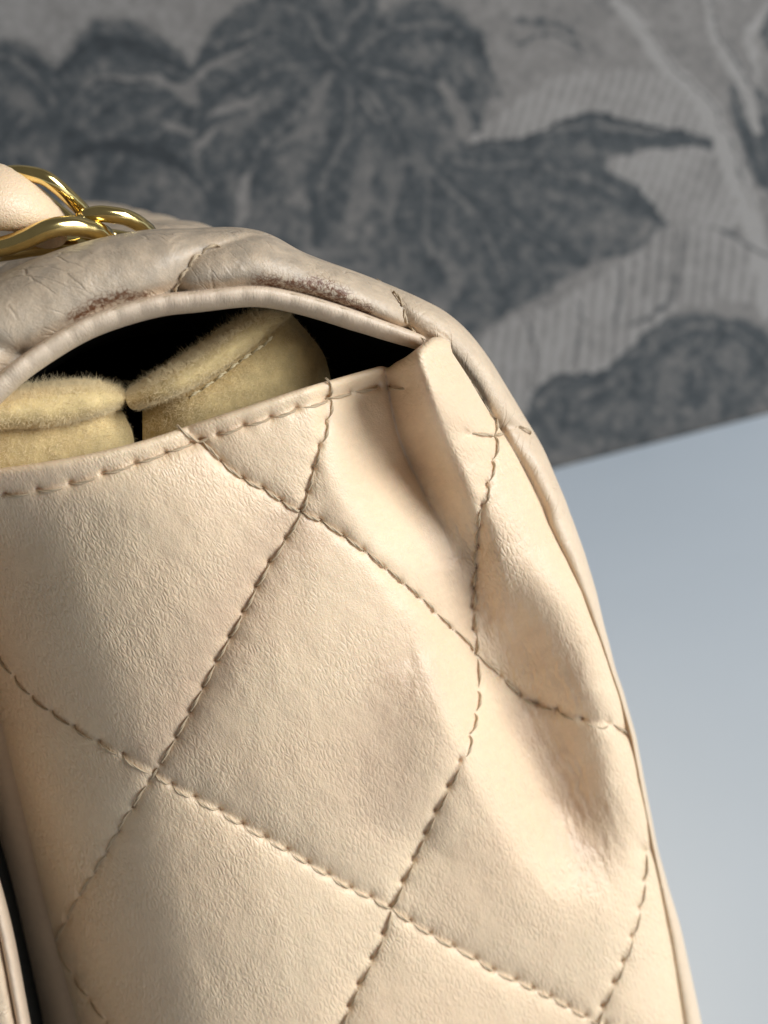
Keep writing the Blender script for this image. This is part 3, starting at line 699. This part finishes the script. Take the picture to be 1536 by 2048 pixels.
# ---- binding: the narrow turned edge below the flap seam
def binding():
    sel = np.arange(len(SQ)) < np.argmin(np.hypot(SQ[:, 0]-888, SQ[:, 1]-702))
    q0 = SQ[sel]; p = q0[:, :2]; n = len(p)
    T = np.gradient(p, axis=0); T /= np.linalg.norm(T, axis=1)[:, None]
    inn = np.stack([-T[:, 1], T[:, 0]], 1)
    x = p[:, 0]
    wd = np.interp(np.arange(n), [0, n*.30, n*.52, n*.8, n*.93, n-1], [22, 26, 44, 40, 38, 24])
    dive = 5.0*sstep(835, 890, x)*(p[:, 1] < 900)
    rows = []; arc = np.concatenate([[0], np.cumsum(np.hypot(*np.diff(p, axis=0).T))])*.064
    scal = np.abs(np.sin(arc/3.3*math.pi))**.5
    for t in np.linspace(0, 1, 16):
        a = t*math.pi
        q = p+inn*(wd*(.5-.5*math.cos(a)))[:, None]*1.0-inn*5*(1-t)
        Y = q0[:, 3]+dive+.9+1.1*math.exp(-(t/.09)**2)-1.5*math.sin(a)*(.85+.15*scal)+3.2*t**3+.12*fbm(arc/1.2, arc*0+t*3, 17)
        rows.append(unproj(q[:, 0], q[:, 1], Y*MM))
    for e in (4, 8, 14):
        q = p+inn*(wd*1.0-e*.8)[:, None]; rows.append(unproj(q[:, 0], q[:, 1], (q0[:, 3]+dive+4.1+e*.5)*MM))
    V = np.array(rows); me = mesh_np('edge_binding', V, grid_faces(*V.shape[:2])[:, ::-1])
    gv = np.linspace(0, 4, V.shape[0])[:, None]*np.ones((1, n)); gx = np.ones((V.shape[0], 1))*arc[None]
    attr_v(me, 'gc', np.stack([gx*1.3, gv*.8, np.full_like(gv, 9.)], -1).reshape(-1, 3))
    attr(me, 'grain', np.full(gv.size, .4)); attr(me, 'wear', np.zeros(gv.size))
    return part('edge_binding', me, MAT_B)
BIND = binding()
# seam stitches between flap and binding
sx = SQ[(np.arange(len(SQ)) > np.argmin(np.hypot(SQ[:, 0]+40, SQ[:, 1]-800))) & (np.arange(len(SQ)) < np.argmin(np.hypot(SQ[:, 0]-860, SQ[:, 1]-682)))]
sp = spline(sx[:, [0, 1, 3]], step=50)
for a, b in zip(sp[:-1], sp[1:]):
    A = unproj(a[0], a[1]+2, (a[2]+.2)*MM); B = unproj(b[0], b[1]+2, (b[2]+.2)*MM)
    put_stitch(A, B, (0, -1, .35), FLAP, thick=.00036, lift=.0001)
sp = [(893,708),(914,742),(936,768),(962,803),(985,838)]
for a, b in zip(sp[:-1], sp[1:]):
    a = np.array(a, float); b = np.array(b, float); m = (a+b)/2
    A, n1 = flap_at(a+(4, -2)); B, n2 = flap_at(b+(4, -2)); put_stitch(A, B, n1+np.array([0, -.6, 0]), FLAP, thick=.0004, lift=.0003)

# ---- front piping of the side panel (left), base, lining and far end
def front_welt():
    p0 = spline([(-150,960)]+LEFT[1:], n=260)[:, :2]
    gy0 = gY(p0[:, 0], p0[:, 1]); gy0 = np.convolve(np.pad(gy0, 15, 'edge'), np.ones(31)/31, 'valid')
    rows = []
    for t in np.linspace(0, 1, 22):
        a = t*math.pi*.9
        off = 14-108*t
        q = p0+np.array([off, 0.])
        y = gy0+(2.0+7.5*t-2.2*math.sin(a)**.8+6*t**4)*MM
        rows.append(unproj(q[:, 0], q[:, 1], y))
    last = rows[-1]
    for dy in (5, 15, 40, 90, 150, 195):
        Pk = last.copy(); Pk[:, 1] += dy*MM; rows.append(Pk)
    V = np.array(rows); V[..., 2] = np.maximum(V[..., 2], .0012)
    me = mesh_np('front_panel', V, grid_faces(*V.shape[:2]))
    n = V.shape[1]; gv = np.linspace(0, 8, V.shape[0])[:, None]*np.ones((1, n)); gx = np.ones((V.shape[0], 1))*np.linspace(0, 130, n)[None]
    attr_v(me, 'gc', np.stack([gx, gv, np.full_like(gv, 19.)], -1).reshape(-1, 3))
    attr(me, 'grain', np.full(gv.size, .5)); attr(me, 'wear', np.zeros(gv.size))
    part('front_panel', me, MAT_P)
front_welt()
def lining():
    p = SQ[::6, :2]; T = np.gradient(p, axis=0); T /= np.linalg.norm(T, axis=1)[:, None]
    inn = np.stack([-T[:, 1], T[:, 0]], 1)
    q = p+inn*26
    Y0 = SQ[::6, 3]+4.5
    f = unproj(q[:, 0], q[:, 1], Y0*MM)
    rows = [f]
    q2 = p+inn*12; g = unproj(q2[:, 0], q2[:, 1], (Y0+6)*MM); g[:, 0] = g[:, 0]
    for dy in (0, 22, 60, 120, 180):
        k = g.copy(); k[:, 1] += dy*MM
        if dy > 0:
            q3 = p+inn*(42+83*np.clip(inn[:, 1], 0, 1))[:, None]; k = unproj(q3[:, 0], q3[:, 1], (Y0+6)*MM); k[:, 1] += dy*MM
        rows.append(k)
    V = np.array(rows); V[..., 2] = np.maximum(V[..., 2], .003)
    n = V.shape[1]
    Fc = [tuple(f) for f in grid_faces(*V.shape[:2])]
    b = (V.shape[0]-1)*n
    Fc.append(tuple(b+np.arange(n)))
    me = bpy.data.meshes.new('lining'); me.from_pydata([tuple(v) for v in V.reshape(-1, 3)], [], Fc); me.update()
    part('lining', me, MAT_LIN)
lining()
def far_end():
    q = FV[-1][::6]; n = len(q)
    me = bpy.data.meshes.new('far_gusset'); me.from_pydata([tuple(v) for v in q], [], [tuple(range(n))]); me.update()
    for nm, v in (('grain', np.full(n, .5)), ('wear', np.zeros(n))): attr(me, nm, v)
    attr_v(me, 'gc', q/MM)
    part('far_gusset', me, MAT_P)
    # base board
    fl = FV[-1]; lo = fl[np.argmax(fl[:, 2] < .002)] if (fl[:, 2] < .002).any() else fl[-1]
    xs = [-.036, .028]
    me = bpy.data.meshes.new('base_panel')
    V = [(xs[0]-.004, .012, .0008), (xs[1], .012, .0008), (xs[1], .205, .0008), (xs[0]-.004, .205, .0008)]
    V += [(x, y, .004) for x, y, _ in V]
    me.from_pydata(V, [], [(3, 2, 1, 0), (4, 5, 6, 7), (0, 1, 5, 4), (1, 2, 6, 5), (2, 3, 7, 6), (3, 0, 4, 7)]); me.update()
    attr(me, 'grain', np.full(8, .5)); attr(me, 'wear', np.zeros(8)); attr_v(me, 'gc', np.array(V)/MM)
    part('base_panel', me, MAT_P)
far_end()

# ------------------------------------------------------------------ chain strap woven with leather
def chain():
    def path(pts, n=90, closed=True):
        q = spline(pts, n=n+1 if closed else n, closed=closed)
        if closed: q = q[:-1]
        return unproj(q[:, 0], q[:, 1], q[:, 2]*MM)
    # leather ribbon
    q = spline([(-150,470,24),(-90,420,21),(-35,395,19),(20,398,19),(62,425,22),(80,462,29)], n=40)
    c = unproj(q[:, 0], q[:, 1], q[:, 2]*MM)
    r = np.interp(np.linspace(0, 1, 40), [0, .5, .8, 1], [.0056, .0056, .0050, .0036])
    me = tube_mesh('strap_leather', c, r, 22, flat=(1.0, .62), up=(.35, -.5, .8))
    n = len(me.vertices); co = np.zeros(n*3); me.vertices.foreach_get('co', co); co = co.reshape(-1, 3)
    attr_v(me, 'gc', co/MM*1.0); attr(me, 'grain', np.full(n, 1.1)); attr(me, 'wear', np.zeros(n))
    st = part('strap_leather', me, MAT_G)
    links = [
     ([(5,352,22),(35,346,20),(82,353,19),(112,371,19),(140,396,20),(168,424,22),(182,444,26),(160,452,33),(120,425,36),(70,385,36),(20,365,30)], .00098),
     ([(-60,497,15),(0,494,15),(46,480,14.5),(91,460,14.5),(130,452,15),(168,455,16),(202,466,18),(210,478,24),(170,488,30),(90,492,32),(0,505,30),(-60,510,22)], .00122),
     ([(160,452,19),(168,436,18.5),(196,428,18),(226,430,18),(255,436,18.5),(284,452,20),(300,470,24),(275,480,32),(220,472,34),(175,466,29)], .00105),
     ([(-200,470,20),(-150,440,18),(-90,440,17),(-40,470,17),(-10,498,20),(-30,515,28),(-100,512,32),(-180,500,28)], .0011)]
    for pts, rr in links:
        c = path(pts)
        me = tube_mesh('chain_link', c, rr, 16, closed=True)
        part('chain_link', me, MAT_GOLD, st)
    # the chain runs on over the front of the flap, out of the photograph
    j0 = np.argmin(np.hypot(SQ[:, 0]+40, SQ[:, 1]-790))
    pts = []
    for k in range(-3, 40):
        j = j0-k*5; dy = 18+1.1*max(k, 0)
        if j < 5: break
        r = 35+int(round(dy)) if dy < 39 else 35+39+int((dy-40)/2.5)
        nn = FNX[j]; pts.append(np.concatenate([FV[r, j]+nn*.0026, nn]))
    pts = np.array(pts); L = np.concatenate([[0], np.cumsum(np.linalg.norm(np.diff(pts[:, :3], axis=0), axis=1))])
    at_ = lambda d: np.array([np.interp(d, L, pts[:, i]) for i in range(6)])
    ds = np.arange(.004, L[-1]-.004, .0078)[:13]
    px_, _ = proj(np.array([at_(d)[:3] for d in ds]))
    dd = np.arange(.0, ds[-1], .0008); c = np.array([at_(d)[:3]+at_(d)[3:]*.0011*math.sin(d/.0078*math.pi) for d in dd])
    me = tube_mesh('strap_leather', c, .0026, 14, flat=(1.0, .6), up=(-.5, .1, .8))
    co = np.array([v.co[:] for v in me.vertices]); n = len(co)
    attr_v(me, 'gc', co/MM); attr(me, 'grain', np.full(n, 1.1)); attr(me, 'wear', np.zeros(n))
    st2 = part('strap_leather', me, MAT_G)
    th = np.linspace(0, 2*math.pi, 48, endpoint=False)
    for i, d in enumerate(ds):
        p0 = at_(d); T = at_(d+.001)[:3]-at_(d-.001)[:3]; T /= np.linalg.norm(T)
        N_ = p0[3:]-(p0[3:]@T)*T; N_ /= np.linalg.norm(N_); B = np.cross(T, N_)
        a = rad(32 if i % 2 else -32); W_ = B*math.cos(a)+N_*math.sin(a)
        c = p0[:3]+np.cos(th)[:, None]*T*.0058+np.sin(th)[:, None]*W_*.0036
        part('chain_link', tube_mesh('chain_link', c, .00105, 12, closed=True, up=np.cross(T, W_)), MAT_GOLD, st2)
chain()

# ------------------------------------------------------------------ felt pads tucked in the mouth
def loft_px(name, curves, n=90, m=40):
    """surface through px curves (x, y, depth mm), first to last"""
    cs = np.array([spline(c, n=n) for c in curves])
    k = len(cs); t = np.linspace(0, 1, m)
    out = np.zeros((m, n, 3))
    for j in range(n):
        q = cs[:, j]
        a = np.vstack([2*q[0]-q[1], q, 2*q[-1]-q[-2]])
        for i, tt in enumerate(t*(k-1)):
            s = min(int(tt), k-2); f = tt-s
            A, B, Cc, D = a[s:s+4]
            out[i, j] = .5*((2*B)+(-A+Cc)*f+(2*A-5*B+4*Cc-D)*f*f+(-A+3*B-3*Cc+D)*f**3)
    out[..., 2] += 3.0+.25*fbm(out[..., 0]/22, out[..., 1]/22, 33)
    V = unproj(out[..., 0], out[..., 1], out[..., 2]*MM)
    return mesh_np(name, V, grid_faces(m, n)[:, ::-1]), V
def fuzz(V, count, rim_rows, rim_count, parent, seed):
    r = np.random.default_rng(seed)
    nv, nu = V.shape[:2]
    dU = np.gradient(V, axis=1); dV = np.gradient(V, axis=0)
    Nn = np.cross(dU, dV); Nn /= np.linalg.norm(Nn, axis=2)[..., None]+1e-12
    flip = (np.einsum('ijk,ijk->ij', Nn, C_-V) < 0).mean() > .5
    if flip: Nn = -Nn
    n = count+rim_count
    ii = np.concatenate([r.integers(2, nv-2, count), r.integers(rim_rows[0], rim_rows[1], rim_count)])
    jj = r.integers(1, nu-1, n)
    rim = np.arange(n) >= count
    f = r.random((n, 2, 1))
    p = V[ii, jj]+(V[ii+1, jj]-V[ii, jj])*f[:, 0]+(V[ii, jj+1]-V[ii, jj])*f[:, 1]
    d = Nn[ii, jj]*np.where(rim, r.uniform(.3, 1, n), r.uniform(.05, .5, n))[:, None]+r.normal(0, .5, (n, 3)); d /= np.linalg.norm(d, axis=1)[:, None]
    L = np.where(rim, r.uniform(.25, 1.0, n)**2.2*.9, r.uniform(.2, .5, n))*MM
    cv = r.normal(0, .7, (n, 3))
    sd = np.cross(d, C_-p); sd /= np.linalg.norm(sd, axis=1)[:, None]+1e-9
    verts = np.zeros((n, 8, 3))
    for k in range(4):
        t = k/3; c = p+d*(L*t)[:, None]+cv*(L*t*t*.6)[:, None]; w = .013*(1-.6*t)*MM
        verts[:, 2*k] = c-sd*w; verts[:, 2*k+1] = c+sd*w
    b = np.arange(n)[:, None]*8
    faces = np.concatenate([b+np.array([2*k, 2*k+1, 2*k+3, 2*k+2]) for k in range(3)])
    verts = verts.reshape(-1, 3)
    o = obj('fuzz', mesh_np('fuzz', np.array(verts), np.array(faces)), MAT_FUZZ, parent); o['kind'] = 'stuff'
    o.matrix_parent_inverse = Matrix.Translation(-Vector(parent.location))
    return o
def felt(label, body, lip, loc, seed, rim):
    e = empty('felt_pad', loc); e['label'] = label; e['category'] = 'felt pad'; e['group'] = 'felt pads in the bag mouth'
    for nm, cv, cnt, rc in (('body', body, 15000, 0), ('rolled_edge', lip, 15000, 7000)):
        me, V = loft_px(nm, cv)
        o = obj(nm, me, MAT_FELT, e); o.matrix_parent_inverse = Matrix.Translation(-Vector(loc))
        fuzz(V, cnt, rim, rc if rc else 1, e, seed+len(nm))
    return e
b1 = [[(-70,845,9),(20,842,8),(110,838,7.5),(190,828,8),(245,822,12)],
      [(-70,880,8),(20,872,6.2),(110,862,5.8),(195,850,6.5),(256,845,11)],
      [(-70,960,8),(20,930,6),(110,915,5.6),(205,890,6.5),(268,880,11)],
      [(-70,1080,9),(20,1050,7),(110,1020,6.5),(205,1000,7.5),(275,990,12)]]
l1 = [[(-80,800,17),(0,778,17),(90,772,17),(180,768,17),(230,775,18)],
      [(-80,796,11),(0,778,11),(90,766,11),(180,761,11),(244,776,13)],
      [(-80,806,6),(0,794,5.4),(95,781,5.2),(185,774,5.6),(250,787,9)],
      [(-80,832,4),(0,822,3.0),(100,812,2.8),(190,800,3.2),(252,798,7.5)],
      [(-80,856,4.5),(0,846,3.6),(105,842,3.2),(190,824,3.8),(246,810,8)],
      [(-80,868,7.5),(0,860,6.5),(110,854,6.2),(190,836,6.8),(240,818,10)],
      [(-80,862,10),(0,854,9),(110,848,9),(190,830,9.5),(235,814,12)]]
b2 = [[(285,822,12),(350,785,9),(420,742,8.5),(480,698,8.5),(540,648,9.5),(580,625,12.5)],
      [(285,850,11),(360,810,7),(440,762,6.4),(510,712,6.8),(575,672,9),(618,668,14)],
      [(285,890,11),(370,850,6.6),(460,800,6),(540,752,6.6),(610,722,9.5),(650,715,15)],
      [(285,980,12),(370,940,8),(460,900,7.4),(540,860,8),(620,830,11),(670,800,17)]]
l2 = [[(262,786,18),(320,748,17),(405,694,17),(470,648,17.5),(520,618,18),(560,612,20)],
      [(254,782,12),(318,742,11),(404,686,11),(472,640,11.5),(520,614,12.5),(570,612,15)],
      [(250,790,8.5),(322,754,6),(410,700,5.6),(478,655,6),(530,626,7.5),(578,618,11.5)],
      [(252,802,7),(328,775,3.8),(412,728,3.4),(482,682,4),(540,640,6),(582,624,10.5)],
      [(258,814,7.5),(336,792,4.4),(414,752,4),(484,706,4.6),(545,655,6.6),(582,628,11)],
      [(268,820,10),(344,796,7.2),(416,762,7),(486,716,7.4),(548,662,9),(581,630,12.5)],
      [(280,814,13),(346,788,10.5),(416,754,10.5),(486,708,10.5),(546,656,11.5),(579,628,14)]]
f1 = felt('pale yellow felt pad with level folded edge, low in the handbag mouth', b1, l1, (-.03, .008, .145), 3, (4, 16))
f2 = felt('pale yellow felt pad with steep slanting folded edge seamed in cream thread', b2, l2, (-.012, .009, .145), 9, (4, 16))
pts = [(376,796,4.6),(402,780,4.4),(428,762,4.2),(454,742,4.2),(478,724,4.4),(504,706,4.8),(528,690,5.4),(546,672,6.4)]
for a, b in zip(pts[:-1], pts[1:]):
    A = unproj(a[0], a[1], a[2]*MM); B = unproj(b[0], b[1], (b[2]+3)*MM); A = unproj(a[0], a[1], (a[2]+3)*MM)
    A, B = np.array(A), np.array(B)
    o = put_stitch(A, B, (0.1, -1, .4), f2, thick=.0009, me=CORDF, lift=.0003)
    o.matrix_parent_inverse = Matrix.Translation(-Vector(f2.location))
for o in GUS.children: o.matrix_parent_inverse = Matrix.Identity(4)
